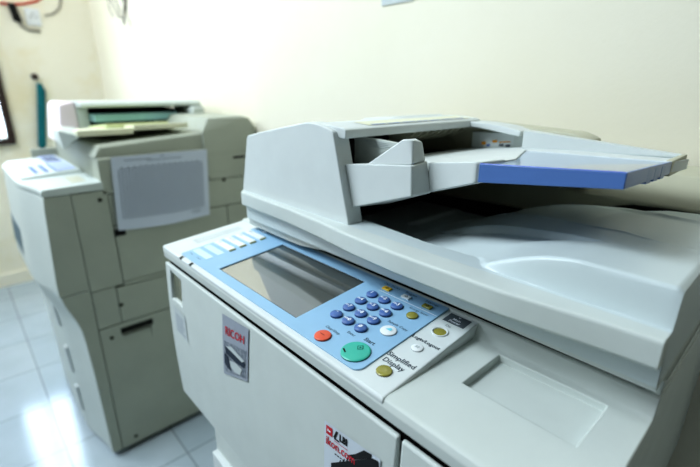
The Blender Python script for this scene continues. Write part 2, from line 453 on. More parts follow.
quad(b, [PP(-.2655,.2955,FH+.0027),PP(-.2590,.2955,FH+.0027),PP(-.2590,.2990,FH+.0027),PP(-.2620,.3000,FH+.0027)], 2)
obj('sample_key', b, [M['white_key'], wside, M['cyan']], cp)
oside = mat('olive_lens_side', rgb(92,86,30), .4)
b = NB(); round_key(b, -.2623, .3345, .0069, .0063, .0022)
obj('energy_key', b, [M['olive_key'], oside], cp)['label'] = 'round olive key on blue fascia'
# white-area keys
b = NB(); round_key(b, -.2240, .2962, .0062, .0058, .0015, base=0, dome=.0005)
for dx in (-.0012, .0012):
    slab(b, [(-.2240+dx-.0009,.2948),(-.2240+dx+.0009,.2948),(-.2240+dx+.0009,.2980),(-.2240+dx-.0009,.2980)], .0019, .0022, 2)
obj('login_key', b, [M['white_key'], wside, M['pale_label']], cp)
b = NB(); round_key(b, -.2250, .2500, .0080, .0074, .0018, base=0, dome=.0006)
obj('display_key', b, [M['olive_key'], oside], cp)['label'] = 'round olive key on white area'
b = NB()
n = 28
ring = [(1.0,-.0003),(1.0,.0010),(.93,.0014),(.82,.0010),(.78,-.0002)]
rs = [[b.verts.new(PP(-.2237+.0088*s*math.cos(2*PI*k/n), .3325+.0084*s*math.sin(2*PI*k/n), hh)) for k in range(n)] for s, hh in ring]
for a, c in zip(rs, rs[1:]):
    for i in range(n): b.faces.new((a[i], a[(i+1)%n], c[(i+1)%n], c[i]))
obj('power_key_ring', b, M['plastic_w'], cp)
b = NB(); round_key(b, -.2237, .3325, .0067, .0063, .0006, base=0, dome=.0006)
obj('power_key', b, [M['olive_key'], oside], cp)
b = NB(); slab(b, [(-.2352,.3525),(-.2092,.3525),(-.2092,.3690),(-.2352,.3690)], -.0002, .0004)
tx(b, 'Main', -.2222, .3605, .0052, 1, .0006, bold=.0001); tx(b, 'Power', -.2222, .3558, .0052, 1, .0006, bold=.0001)
quad(b, [PP(-.2240,.3668,.0006),PP(-.2222,.3650,.0006),PP(-.2204,.3668,.0006)], 1)
obj('power_sign', b, [M['sign'], M['text_w']], cp, smooth=False)
# shortcut keys along the back edge
for x, m_, lab in ((-.3232,'yellow_key','yellow rectangular key'), (-.2925,'white_key','white rectangular key'), (-.2612,'olive_key','olive rectangular key')):
    b = NB(); slab(b, [(x-.0058,.3562),(x+.0058,.3562),(x+.0058,.3628),(x-.0058,.3628)], FH-.0005, FH+.0020)
    hh = FH+.0022
    for s in (.0022,):
        pts = [PP(x+s*math.cos(a), .3595+s*math.sin(a), hh) for a in (0, PI/2, PI, 3*PI/2)]
        quad(b, pts, 1); quad(b, [PP(x+s*.6*math.cos(a), .3595+s*.6*math.sin(a), hh+.0001) for a in (0, PI/2, PI, 3*PI/2)], 0)
    obj('shortcut_key', b, [M[m_], M['text_k']], cp, bevel=.0004)['label'] = lab
# function keys on the left
fk = ['', '', 'Copy', 'Document', 'Printer', 'Scanner']
for i, t in enumerate(fk):
    y = .2537 + .0186*i
    b = NB(); x0, x1 = -.6425, -.5915
    slab(b, [(x0,y-.0056),(x1,y-.0056),(x1,y+.0056),(x0,y+.0056)], FH-.0005, FH+(.0004 if i < 2 else .0020), 0)
    mats = [M['pale_fn'] if i < 2 else M['white_key']] if 'pale_fn' in M else [M['white_key']]
    if i < 2: mats = [mat('pale_blue_cap', rgb(200,222,242), .4)]
    if i >= 2:
        slab(b, [(x1-.0004,y-.0054),(x1+.0028,y-.0054),(x1+.0028,y+.0054),(x1-.0004,y+.0054)], FH-.0005, FH+.0019, 1)
        tx(b, t, x0+.003, y+.0018, .0046, 2, FH+.0022, align='LEFT')
    obj('function_key', b, mats + [M['olive_key'], M['text_d']], cp, bevel=.0003)
# legends printed on the panel, each its own piece
for t, x, y, sz, h, bo in (('Start',-.2650,.2712,.0074,FH,.0001),('Clear/Stop',-.3085,.2588,.0052,FH,0),('Enter',-.2885,.2675,.0052,FH,0),
        ('Sample Copy',-.2622,.3105,.0052,FH,0),('Energy Saver',-.2626,.3462,.0050,FH,0),('Clear Modes',-.3236,.3690,.0050,FH,0),
        ('Program',-.2925,.3690,.0050,FH,0),('Interrupt',-.2612,.3690,.0050,FH,0),('Simplified',-.2235,.2722,.0088,.0001,.0001),
        ('Display',-.2252,.2630,.0088,.0001,.0001),('Login/Logout',-.2238,.3095,.0064,.0001,.0001),('On',-.2235,.3465,.0050,.0001,0),
        ('Status',-.6300,.2420,.0040,FH,0),('Data In',-.6050,.2420,.0040,FH,0),('User Tools',-.5980,.3668,.0042,FH,0)):
    b = NB(); tx(b, t, x, y, sz, 0, h+.00015, bold=bo); obj('key_legend', b, M['text_d'], cp, smooth=False)
b = NB(); slab(b, [(-.330,.3515),(-.2425,.3515),(-.2425,.3522),(-.330,.3522)], FH-.0002, FH+.0002)
obj('divider_line', b, M['text_w'], cp, smooth=False)
b = NB()
for k in range(4):
    a = k*PI/4; ca, sa = math.cos(a), math.sin(a)
    pts = [(.006*ca-.0006*sa, .006*sa+.0006*ca), (-.006*ca-.0006*sa, -.006*sa+.0006*ca), (-.006*ca+.0006*sa, -.006*sa-.0006*ca), (.006*ca+.0006*sa, .006*sa-.0006*ca)]
    quad(b, [PP(-.616+x, .3655+y, FH+.0002+.0001*k) for x, y in pts])
obj('star_mark', b, M['text_w'], cp, smooth=False)
b = NB(); slab(b, [(-.690,.268),(-.668,.268),(-.664,.352),(-.684,.352)], -.0002, .0002, 0)
for k in range(5):
    slab(b, [(-.687+.004*k,.274),(-.6855+.004*k,.274),(-.683+.004*k,.32),(-.6845+.004*k,.32)], .0001, .0003, 1)
obj('model_label', b, [M['pale_label'], M['plastic_w']], cp, smooth=False)
for x in (-.634, -.598):
    b = NB(); hull(b, [tuple(PP(x+dx, y, h)) for dx in (-.0022,.0022) for (y, h) in ((.2245,-.004),(.2232,.0005),(.2290,.0016),(.2310,-.001))])
    obj('clip_tab', b, M['gap'], cp, bevel=.0005)

# ---- platen cover frame with bowed front band
YB_T = [(-.655,.3600),(-.652,.3490),(-.642,.3410),(-.60,.3392),(-.50,.3375),(-.42,.331),(-.35,.3225),(-.28,.319),(-.16,.3195),(-.11,.325),(-.075,.329),(XR,.3305)]
def zbot(x): return .9505 + .0085*sst(-.515, -.43, x)
def ylow(x): return .3560 + .006*sst(-.648,-.655,x) - .004*sst(-.3,-.05,x)
rings = []
xs = [-.655,-.654,-.652,-.648,-.642,-.63,-.62] + [-.60+.02*k for k in range(28)] + [XR]
for x in xs:
    yb = interp(x, YB_T); yl = max(ylow(x), yb+.008)
    r = [(yl,zbot(x)),(yl-.002,.980),(yl-.004,.985),(yb+.003,.9875),(yb+.0006,.9895),(yb,.9915),(yb-.0004,1.0085),(yb,1.0108),(yb+.0012,1.0120),(yb+.0032,1.0122),(max(.3485, yb+.007),1.0115),(max(.3487, yb+.0072, yl+.004),.965),(max(.3487, yb+.0072, yl+.004),zbot(x))]
    rings.append([(x, y, z) for y, z in r])
b = NB(); loft(b, rings)
loft(b, [[(r[-1][0], r[-1][1], r[-1][2]), (r[-1][0], r[-1][1], .9643), (r[-1][0], .664, .9643), (r[-1][0], .664, r[-1][2])] for r in rings])
pco = obj('platen_cover', b, M['plastic'], pc, angle=30)
for p in pco.data.polygons:
    if abs(p.normal.x) > .95: p.use_smooth = False

# ---- output tray surface (stepped swooping ribs)
def smo(x, tab):      # smooth curve through the table points
    if x <= tab[0][0]: return tab[0][1]
    if x >= tab[-1][0]: return tab[-1][1]
    for k in range(len(tab)-1):
        if x <= tab[k+1][0]: break
    (x0, y0), (x1, y1) = tab[k], tab[k+1]; h = x1-x0
    sl = lambda a: (tab[a+1][1]-tab[a][1])/(tab[a+1][0]-tab[a][0])
    def tan(a):
        if a == 0: return sl(0)
        if a == len(tab)-1: return sl(a-1)
        p, q = sl(a-1), sl(a)
        return 0 if p*q < 0 else 2*p*q/(p+q) if p+q else 0
    m0, m1 = tan(k), tan(k+1); t = (x-x0)/h
    return (2*t**3-3*t*t+1)*y0 + (t**3-2*t*t+t)*h*m0 + (3*t*t-2*t**3)*y1 + (t**3-t*t)*h*m1
YF = [(-.665,.387),(-.374,.3825),(-.288,.3740),(-.212,.3730),(-.206,.3690),(-.200,.3590),(-.194,.3545),(XR,.3525)]
RF = [(-.665,.966),(-.42,.968),(-.35,.979),(-.30,.992),(-.26,1.0015),(-.235,1.0065),(-.20,1.014),(-.178,1.024),(-.158,1.0325),(-.135,1.0395),(-.11,1.0430),(XR,1.0430)]
RB = [(-.665,.966),(-.42,.970),(-.33,.988),(-.29,1.005),(-.25,1.018),(-.21,1.0255),(-.17,1.032),(-.135,1.0390),(-.11,1.0425),(XR,1.0430)]
BC = [(-.44,.40),(-.40,.440),(-.378,.475),(-.366,.53),(-.350,.560),(-.31,.5715),(-.28,.563),(-.2515,.548),(-.19,.519),(-.1287,.482),(-.09,.468),(-.052,.4635),(XR,.463)]
CC = [(-.44,.48),(-.40,.54),(-.36,.605),(-.33,.638),(-.27,.653),(-.218,.654),(-.166,.642),(-.1235,.609),(-.072,.587),(XR,.580)]
DC = [(-.185,.558),(-.17,.572),(-.1535,.596),(-.140,.594),(-.1165,.577),(-.0705,.553),(XR,.545)]
LO = [(-.340,.482),(-.30,.436),(-.269,.4145),(-.227,.4005),(-.19,.404),(-.158,.418),(-.130,.422),(-.108,.4225)]
HI = [(-.340,.482),(-.30,.4735),(-.2893,.4705),(-.2257,.464),(-.1787,.4565),(-.141,.4385),(-.108,.4225)]
def H(x, y):
    t = sst(0, .0045 if x > -.205 else .003, y-interp(x, YF))
    w = sst(.36, .44, y)
    zz = smo(x, RF)*(1-w) + smo(x, RB)*w
    if x > -.42:
        f = sst(-.42, -.36, x)*(1-.65*sst(-.16, -.05, x))
        d = y-smo(x, BC); zz -= f*.0068*sst(-.0005, .0050, d); zz += f*.0011*math.exp(-((d+.003)/.0032)**2)
        d = y-smo(x, CC); zz -= .0072*sst(-.0005, .0055, d); zz += f*.0011*math.exp(-((d+.003)/.0032)**2)
        if x > -.185:
            d = y-smo(x, DC); zz -= .0026*sst(-.185, -.15, x)*(1-.5*sst(-.11,-.05,x))*sst(-.0005, .004, d)*(1-sst(-.012, .0, y-smo(x, CC)))
        if -.34 < x < -.108:
            lo, hi = smo(x, LO), smo(x, HI)
            if hi > lo+.0005 and lo < y < hi+.004:
                u = (y-lo)/(hi-lo); e = sst(0, .035, hi-lo)
                zz -= .0085*e*sst(0, .85, u)*(1-sst(.90, 1.0+.0015/(hi-lo), u))
    d = y-interp(x, YF)
    if x > -.205:   # rolled lip along the front of the raised part
        zz -= .0045*(1-sst(.0, .0085, d))*sst(-.205, -.17, x)
    z = 1.0113 + (zz-1.0113)*t
    z -= .004*sst(.655,.664,y)
    z -= .0025*sst(XR-.004, XR, x)*(1 if z > 1.015 else 0)
    return z
xs = [-.6525+.006*k for k in range(43)]; x = xs[-1]
while x < XR-.0022: x += .0018; xs.append(min(x, XR))
if xs[-1] < XR: xs.append(XR)
ys = []; y = .3490
while y < .40: ys.append(y); y += .0011
while y < .663: ys.append(y); y += .0012
ys.append(.664)
b = NB(); G = [[b.verts.new((x, max(y, interp(x, YB_T)+.0069+.00001*k), H(x, max(y, interp(x, YB_T)+.0069)))) for k, y in enumerate(ys)] for x in xs]
for i in range(len(xs)-1):
    for j in range(len(ys)-1):
        b.faces.new((G[i][j], G[i+1][j], G[i+1][j+1], G[i][j+1]))
edge = [G[i][0] for i in range(len(xs))] + [G[-1][j] for j in range(1, len(ys))] + [G[i][-1] for i in range(len(xs)-2, -1, -1)] + [G[0][j] for j in range(len(ys)-2, 0, -1)]
low = [b.verts.new((v.co.x, v.co.y, .9645)) for v in edge]
for i in range(len(edge)):
    k = (i+1) % len(edge); b.faces.new((edge[i], low[i], low[k], edge[k]))
b.faces.new(low)
obj('output_tray', b, M['tray'], pc)

# ---- rear hinge housing behind the cover
b = NB(); prism(b, [(.6737,.95),(.6737,1.0288),(.6755,1.0330),(.708,1.0660),(.718,1.0690),(.785,1.072),(.785,.95)], 'x', -.65, XR)
obj('hinge_housing', b, M['beige'], pc, bevel=.003)  # darker beige imitates the tray's shadow on the housing

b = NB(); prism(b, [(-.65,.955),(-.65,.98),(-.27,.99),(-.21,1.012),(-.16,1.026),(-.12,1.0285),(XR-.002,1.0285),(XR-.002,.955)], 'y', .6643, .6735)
obj('hinge_gap_shade', b, M['dark'], pc, smooth=False)  # dark filler painting the shade in the gap behind the tray

# ---- document feeder
df_b = NB()
outl = [(-.6535,1.0085),(-.6275,1.099),(-.6245,1.1045),(-.585,1.1127),(-.53,1.1230),(-.4815,1.1315),(-.470,1.1334),(-.4593,1.1338),(-.448,1.1332),(-.4386,1.1318),(-.4247,1.1290),(-.4155,1.1262),(-.4130,1.1235),(-.3835,1.0085)]
prism(df_b, outl, 'y', .3500, .3755)
df = obj('document_feeder', df_b, M['plastic_w'], pc, bevel=.0022, seg=3, angle=25)
b = NB(); prism(b, [(-.645,.972),(-.63,1.095),(-.60,1.108),(-.57,1.112),(-.57,1.062),(-.50,1.050),(-.50,.972)], 'y', .3865, .660)
obj('feeder_core', b, M['dark'], df)  # core coloured near-black for the deep shade inside the feeder
b = NB()   # top cover lid, right-hand lip droops
lid = [(-.6265,1.099),(-.585,1.1120),(-.53,1.1225),(-.4815,1.1308),(-.459,1.1330),(-.436,1.1328),(-.403,1.1300),(-.3975,1.1275),(-.3975,1.1175),(-.404,1.1165),(-.420,1.1190),(-.52,1.1140),(-.61,1.099)]
prism(b, lid, 'y', .3570, .660)
tc_ = obj('top_cover', b, M['plastic_w'], df, bevel=.0014, seg=2, angle=25)
b = NB()  # graphic strip on the cover: pale boxes on a blue line
TZ = lambda x: .0006 + interp(x, [(-.4815,1.1308),(-.459,1.1330),(-.436,1.1328),(-.403,1.1300)])
def tq(x0, x1, y0, y1, mi, o=0): quad(b, [(x0,y0,TZ(x0)+o),(x1,y0,TZ(x1)+o),(x1,y1,TZ(x1)+o),(x0,y1,TZ(x0)+o)], mi)
tq(-.4355,-.4045,.405,.64,0); 
for k in range(7):
    tq(-.4115,-.4060,.412+.031*k,.440+.031*k,1,.0003)
obj('instruction_strip', b, [M['cream_p'], M['blue']], tc_, smooth=False)
b = NB(); hull(b, [(-.58,.50,1.108),(-.46,.50,1.129),(-.58,.655,1.108),(-.46,.655,1.129),(-.54,.53,1.1290),(-.47,.53,1.1345),(-.54,.65,1.1290),(-.47,.65,1.1345)])
obj('cover_ridge', b, M['plastic_w'], tc_, bevel=.003)
for k in range(9):
    y = .515 + .0165*k
    b = NB(); prism(b, [(-.455,1.1165),(-.418,1.1150),(-.425,1.1080),(-.450,1.0960),(-.470,1.0960),(-.475,1.1150)], 'y', y, y+.004)
    obj('guide_rib', b, M['beige'], df, bevel=.0008)
b = NB(); tube(b, [(-.492,.41,1.090),(-.492,.60,1.090)], .011, 0, 14)
obj('feed_roller', b, M['black'], df)
b = NB(); prism(b, [(-.569,1.063),(-.42,1.0745),(-.41,1.0735),(-.41,1.064),(-.42,1.060),(-.495,1.051),(-.569,1.063)][:6], 'y', .4305, .659)
obj('feed_floor', b, M['dark'], df, bevel=.001)  # dark colour deepens the shade under the feeder
# rear hull
b = NB(); prism(b, [(-.66,1.006),(-.655,1.098),(-.60,1.112),(-.52,1.124),(-.40,1.1235),(-.248,1.1160),(-.226,1.1075),(-.222,1.060),(-.222,1.04),(-.40,1.035),(-.40,1.006)], 'y', .662, .715)
obj('rear_hull', b, M['beige'], df, bevel=.003)
# arm above the tray, curved underside
b = NB()
up = [(-.402,1.1262),(-.37,1.1252),(-.34,1.1225),(-.318,1.1185),(-.310,1.1165)]
dn = [(-.312,1.1085),(-.33,1.1105),(-.36,1.1145),(-.38,1.1170),(-.402,1.1175)]
prism(b, up+dn, 'y', .628, .672)
obj('rear_arm', b, M['plastic_w'], df, bevel=.0015, angle=40)
b = NB(); prism(b, [(-.405,1.075),(-.310,1.090),(-.312,1.1095),(-.34,1.1110),(-.405,1.1080)], 'y', .650, .668)
obj('rear_wall', b, M['plastic'], df, bevel=.001)
b = NB(); q = lambda x0,x1,z0,z1,mi,o: quad(b, [(x0,.6496-o,z0),(x1,.6496-o,z0+(x1-x0)*.14),(x1,.6496-o,z1+(x1-x0)*.14),(x0,.6496-o,z1)], mi)
q(-.390,-.330,1.0850,1.1045,0,0)
q(-.386,-.378,1.0885,1.0935,1,.0004); q(-.376,-.370,1.0865,1.0905,2,.0004); q(-.366,-.358,1.0935,1.0975,1,.0004)
q(-.354,-.346,1.0890,1.0925,3,.0004); q(-.343,-.335,1.0890,1.0925,3,.0004); q(-.354,-.335,1.0945,1.0960,1,.0004)
obj('caution_label', b, [M['plastic_w'], M['orange'], M['blue'], M['sign']], df, smooth=False)

# ---- document tray
# front side guide block
b = NB()
hull(b, [(-.4055,.3615,1.0850),(-.2960,.3615,1.0968),(-.2935,.3860,1.0998),(-.4055,.430,1.0790),
         (-.3920,.3615,1.0310),(-.2945,.3615,1.0632),(-.2860,.3860,1.0650),(-.3920,.430,1.0240)])
sg = obj('side_guide', b, M['plastic_w'], df, bevel=.0020, seg=3)
b = NB()
hull(b, [(-.3700,.3640,1.0880),(-.2972,.3640,1.0975),(-.2955,.3850,1.0995),(-.3700,.3850,1.0870),(-.3210,.3660,1.1190),(-.3150,.3660,1.1230),(-.3070,.3665,1.1240),(-.3015,.3690,1.1232),(-.3000,.3830,1.1205),(-.3100,.3830,1.1232)])
obj('guide_horn', b, M['plastic_w'], df, bevel=.0018, seg=3)
b = NB()
hull(b, [(-.4330,.4050,1.0790),(-.4330,.4050,1.1120),(-.4260,.4050,1.1145),(-.3920,.4050,1.1140),(-.3560,.4050,1.1120),(-.3400,.4050,1.0890),
         (-.4330,.4120,1.0790),(-.4330,.4120,1.1120),(-.4260,.4120,1.1145),(-.3920,.4120,1.1140),(-.3560,.4120,1.1120),(-.3400,.4120,1.0890)])
for k in range(4):
    z = 1.1105-.0022*k
    bx(b, -.412+.003*k, -.374+.003*k, .4040, .4055, z, z+.0008, 1)
obj('inner_guide', b, [M['plastic'], M['pale_label']], df, bevel=.0010)
# arm block that carries the tray
b = NB()
hull(b, [(-.2930,.3850,1.0985),(-.2290,.3790,1.1075),(-.2245,.3830,1.1080),(-.2240,.4300,1.1060),(-.2930,.4300,1.0965),
         (-.2915,.3850,1.0640),(-.2290,.3790,1.0850),(-.2235,.3830,1.0868),(-.2230,.4300,1.0850),(-.2915,.4300,1.0620)])
obj('tray_arm', b, M['plastic_w'], df, bevel=.003, seg=3)
# tray plate
def TT(x, y):  # upper surface of the tray
    front = interp(x, [(-.44,1.0765),(-.287,1.0975),(-.225,1.1057),(-.098,1.1146),(-.08,1.1150)])
    return front - (y-.38)*interp(x, [(-.44,.0),(-.28,.010),(-.225,.028),(-.10,.062)])
def slabtop(bm, pts, th, mi=0, o=0):
    A = [bm.verts.new((x, y, TT(x, y)+o)) for x, y in pts]; B = [bm.verts.new((x, y, TT(x, y)+o-th(x))) for x, y in pts]; n = len(pts)
    fs = [bm.faces.new(A), bm.faces.new(B[::-1])] + [bm.faces.new((A[i], A[(i+1)%n], B[(i+1)%n], B[i])) for i in range(n)]
    for f in fs: f.material_index = mi
th = lambda x: interp(x, [(-.44,.010),(-.225,.0185),(-.098,.0132)])
b = NB(); slabtop(b, [(-.425,.42),(-.287,.405),(-.224,.405),(-.224,.45),(-.278,.585),(-.278,.645),(-.425,.645)], lambda x: .010)
slabtop(b, [(-.284,.585),(-.1065,.565),(-.104,.600),(-.1045,.640),(-.28,.645)], lambda x: .012)
tp = obj('tray_plate', b, M['plastic_w'], df, bevel=.0008)
b = NB()
slabtop(b, [(-.2255,.3800),(-.0980,.3800),(-.0990,.3830),(-.2255,.3830)], th, 0)
slabtop(b, [(-.2255,.3830),(-.0990,.3830),(-.1065,.5645),(-.284,.5845),(-.2255,.44)], lambda x: .006, 1, -.0012)
slabtop(b, [(-.1005,.3835),(-.0978,.3805),(-.1058,.5640),(-.1085,.5640)], th, 0, .0002)
slabtop(b, [(-.2257,.3812),(-.0995,.3812),(-.0995,.3824),(-.2257,.3824)], lambda x: .0008, 2, .0006)
for k in range(3):
    y = .455+.030*k; slabtop(b, [(-.112,y),(-.101-.0012*k,y),(-.1013-.0012*k,y+.016),(-.112,y+.016)], lambda x: .0132, 0, -.002)
ti = obj('tray_insert', b, [M['blue'], M['lens'], M['blue_edge']], df, bevel=.0006); ti['label'] = 'blue rimmed tray end with pale top'
b = NB()  # rear guide wall of the tray
hull(b, [(-.298,.612,1.0935),(-.298,.612,1.1195),(-.300,.635,1.1195),(-.300,.635,1.0900),(-.110,.625,1.1000),(-.1075,.625,1.1035),(-.110,.640,1.1035),(-.110,.640,1.092)])
b2 = obj('rear_guide', b, M['plastic_w'], df, bevel=.0015)
b = NB()
hull(b, [(-.112,.566,1.1036),(-.1055,.566,1.1036),(-.112,.566,1.0865),(-.1062,.566,1.0865),(-.112,.640,1.1038),(-.1070,.640,1.1038),(-.112,.640,1.0860),(-.1072,.640,1.0860)])
obj('tray_end_cap', b, M['beige'], df, bevel=.0012)

# ================================================================== FAR PHOTOCOPIER
fp = thing('photocopier', 'older grey green photocopier in the left background with a printed sheet on its side', 'photocopier', (-1.66,.5,0))
FX0, FX1 = -1.97, -1.355
b = NB(); prism(b, [(.204,.025),(.785,.025),(.785,.962),(.30,.962),(.30,.899),(.204,.899)], 'x', FX0+.01, FX1-.006)
obj('main_body', b, M['gap'], fp, smooth=False)
b = NB(); bx(b, FX0+.03, FX1-.03, .22, .76, 0, .03)
obj('base_plinth', b, M['black'], fp)
b = NB(); bx(b, FX0, FX0+.012, .208, .787, .02, .962)
obj('left_panel', b, M['greenish'], fp, bevel=.003)
b = NB(); bx(b, FX0, FX1, .785, .792, .02, .962)
obj('back_panel', b, M['greenish'], fp, bevel=.003)
def panel(name, y0, y1, z0, z1, cutters=None, lab=None):
    b = NB(); bx(b, FX1-.008, FX1, y0, y1, z0, z1)
    o = obj(name, b, M['greenish'], fp, bevel=.0016, cutters=cutters)
    return o
panel('side_panel', .2100, .2988, .604, .8985)
panel('side_panel', .3010, .7900, .7920, .884)
panel('side_door', .3010, .6605, .6115, .7895)
panel('side_panel', .6630, .7900, .6115, .7895)
panel('side_panel', .3010, .7900, .5985, .6090)
panel('side_panel', .2105, .2755, .4785, .602)
panel('side_door', .2775, .7900, .4785, .596)
c = NB(); bx(c, FX1-.02, FX1+.01, .268, .366, .438, .461)
c2 = NB(); hull(c2, [(FX1+.001,.272,.437),(FX1+.001,.360,.437),(FX1-.007,.274,.437),(FX1-.007,.358,.437),(FX1+.001,.274,.375),(FX1+.001,.358,.375)])
lp = panel('side_door', .2105, .7900, .022, .4755, [c, c2])
b = NB(); bx(b, FX1-.0075, FX1-.0045, .268, .366, .438, .461, 0)
for k in range(11): bx(b, FX1-.005, FX1-.001, .271+.0085*k, .2735+.0085*k, .438, .461, 1)
obj('vent_grille', b, [M['black'], M['gap']], lp, smooth=False)
panel('side_panel', .2880, .6055, .8865, .985); panel('side_panel', .6085, .7900, .9120, .9590); panel('side_panel', .6085, .7900, .8865, .9095)
for (y, z) in ((.2777,.8735), (.659,.880), (.2825,.5385), (.240,.4385), (.2536,.0475)):
    b = NB(); n = 14
    rings = [[(FX1+dx, y+r*math.cos(2*PI*k/n), z+r*math.sin(2*PI*k/n)) for k in range(n)] for dx, r in ((-.001,.0065),(.001,.006),(.0014,.004))]
    loft(b, rings); obj('screw_cap', b, M['gap'], fp)
b = NB(); bx(b, FX1-.002, FX1+.003, .300, .330, .758, .779); obj('latch', b, M['black'], fp, bevel=.002)
b = NB(); bx(b, FX1-.002, FX1+.001, .700, .745, .9490, .9565); obj('side_slot', b, M['black'], fp, bevel=.001)
# curved front
def FO(x):   # how far the front bows forward
    return -.034*sst(FX1, FX1-.22, x) + .012*sst(FX0+.06, FX0, x)
def front_piece(name, prof, x0, x1, m, n=14, **k):
    rings = []
    for i in range(n+1):
        x = x0+(x1-x0)*i/n
        rings.append([(x, (y+FO(x)) if y < .19 else y, z) for y, z in prof])
    b = NB(); loft(b, rings)
    for f in b.faces:
        if len(f.verts) > 4: f.material_index = 1  # end caps coloured darker to imitate shade on the side-facing ends
    return obj(name, b, [m, M['greenish']], fp, bevel=.002, angle=40, **k)
front_piece('front_cover', [(.2085,.8995),(.147,.8995),(.144,.87),(.138,.76),(.132,.655),(.1325,.6125),(.2085,.6125)], FX0, FX1, M['aged_w'])
front_piece('lower_front', [(.2085,.6105),(.135,.6105),(.140,.585),(.150,.555),(.160,.525),(.1675,.490),(.171,.44),(.174,.34),(.1765,.20),(.179,.022),(.2085,.022)], FX0, FX1, M['aged_w'])
for z0, z1, yy in ((.44,.52,.168), (.26,.36,.1735), (.10,.20,.1765)):
    b = NB(); rings = []
    for i in range(5):
        x = -1.56+.022*i/4
        rings.append([(x, yy+FO(x)-.0030, z0), (x, yy+FO(x)-.0075, z1), (x, yy+.03+FO(x), z1), (x, yy+.03+FO(x), z0)])
    loft(b, rings); obj('drawer_pull', b, M['pale_label'], fp, bevel=.002)
b = NB(); rings = []
for i in range(9):
    x = -1.93+.26*i/8
    rings.append([(x, .1315+FO(x), .66), (x, .1365+FO(x), .75), (x, .16+FO(x), .75), (x, .16+FO(x), .66)])
loft(b, rings); obj('front_window', b, M['blue_dk'], fp)
# control deck
rings = []
for i in range(15):
    x = FX0 + (FX1+.001-FX0)*i/14; o = FO(x)
    rings.append([(x, .148+o, .901), (x, .1445+o, .905), (x, .1445+o, .916), (x, .149+o, .9205), (x, .275, .9240), (x, .292, .9240), (x, .292, .901)])
b = NB(); loft(b, rings); fdk = obj('control_deck', b, M['aged_w'], fp, bevel=.0015, angle=40)
b = NB(); hull(b, [(-1.955,.125,.920),(-1.545,.125,.920),(-1.955,.282,.923),(-1.545,.282,.923),(-1.95,.130,.9275),(-1.55,.130,.9275),(-1.95,.280,.937),(-1.55,.280,.937)])
fcp = obj('control_panel', b, M['aged_w'], fp, bevel=.002)
def FPz(y): return .9275+(y-.13)/.15*.0095
def fq(bm, x0, x1, y0, y1, h, mi): 
    bx(bm, x0, x1, y0, y1, FPz(y0)-.001, FPz(y1)+h, mi)
b = NB(); fq(b, -1.94, -1.57, .222, .272, .0012, 0); obj('fascia', b, mat('pale_violet_blue', rgb(176,190,226), .4), fcp, smooth=False)
b = NB(); fq(b, -1.90, -1.76, .225, .268, .002, 0); obj('touch_screen', b, mat('grey_blue_display', rgb(120,134,168), .25), fcp, smooth=False)
for r in range(3):
    for k in range(6):
        b = NB(); x = -1.73+.026*k; y = .165+.026*r
        fq(b, x, x+.014, y, y+.012, .003, 0)
        obj('control_key', b, mat('blue_grey_key', rgb(130,156,206), .4) if r == 0 and k == 0 else bpy.data.materials['blue_grey_key'], fcp, bevel=.001)
b = NB(); bx(b, -1.50, -1.40, .225, .262, .9225, .9245); obj('paper_rest', b, M['beige'], fdk, bevel=.001)
# scanner and platen cover
b = NB(); prism(b, [(FX0,.986),(FX0,.9),(FX1-.0005,.9),(FX1-.0005,.986),(FX1-.004,.990),(FX0+.004,.990)], 'y', .290, .787)
obj('scanner_unit', b, M['greenish'], fp, bevel=.002)
b = NB(); hull(b, [(FX0,.284,.99),(FX1-.008,.284,.99),(FX0,.60,.99),(FX1-.008,.60,.99),(FX0,.295,1.020),(FX1-.014,.300,1.022),(FX0,.60,1.042),(FX1-.014,.60,1.042),(FX1-.008,.60,1.036),(FX1-.008,.300,1.015)])
obj('platen_cover', b, M['greenish'], fp, bevel=.004, seg=3)
b = NB(); hull(b, [(FX1-.06,.600,.975),(FX1,.600,.975),(FX1,.792,.975),(FX0,.792,.975),(FX0,.600,.975),(FX1,.600,1.040),(FX1,.612,1.046),(FX1-.008,.626,1.084),(FX1-.008,.745,1.088),(FX1,.770,1.080),(FX1,.792,1.052),(FX0,.600,1.05),(FX0,.626,1.084),(FX0,.745,1.088),(FX0,.792,1.05)])
obj('hinge_housing', b, M['greenish'], fp, bevel=.003)
# feeder
b = NB(); hull(b, [(-1.965,.272,1.0),(-1.74,.272,1.0),(-1.965,.290,1.120),(-1.95,.300,1.131),(-1.76,.300,1.131),(-1.742,.290,1.120),(-1.965,.335,1.0),(-1.74,.335,1.0),(-1.965,.335,1.131),(-1.742,.335,1.131)])
fdf = obj('document_feeder', b, M['pink_p'], fp, bevel=.004, seg=3); fdf['label'] = 'pinkish white feeder front'
b = NB(); bx(b, -1.96, -1.80, .335, .70, 1.0, 1.10); obj('feeder_core', b, M['dark'], fdf)
b = NB(); prism(b, [(-1.965,1.098),(-1.965,1.118),(-1.95,1.130),(-1.74,1.133),(-1.665,1.130),(-1.658,1.120),(-1.665,1.114),(-1.80,1.112)], 'y', .3355, .740)
obj('top_cover', b, M['aged_w'], fdf, bevel=.003)
b = NB(); bx(b, -1.80, -1.742, .3355, .372, 1.02, 1.112); obj('feeder_cheek', b, M['aged_w'], fdf, bevel=.004)
b = NB(); bx(b, -1.83, -1.66, .700, .745, 1.02, 1.118); bx(b, -1.70, -1.62, .690, .735, 1.03, 1.108); obj('rear_hull', b, M['aged_w'], fdf, bevel=.004)
b = NB(); bx(b, -1.80, -1.675, .372, .655, 1.066, 1.091); obj('feed_slot_bar', b, M['teal_p'], fdf, bevel=.002)
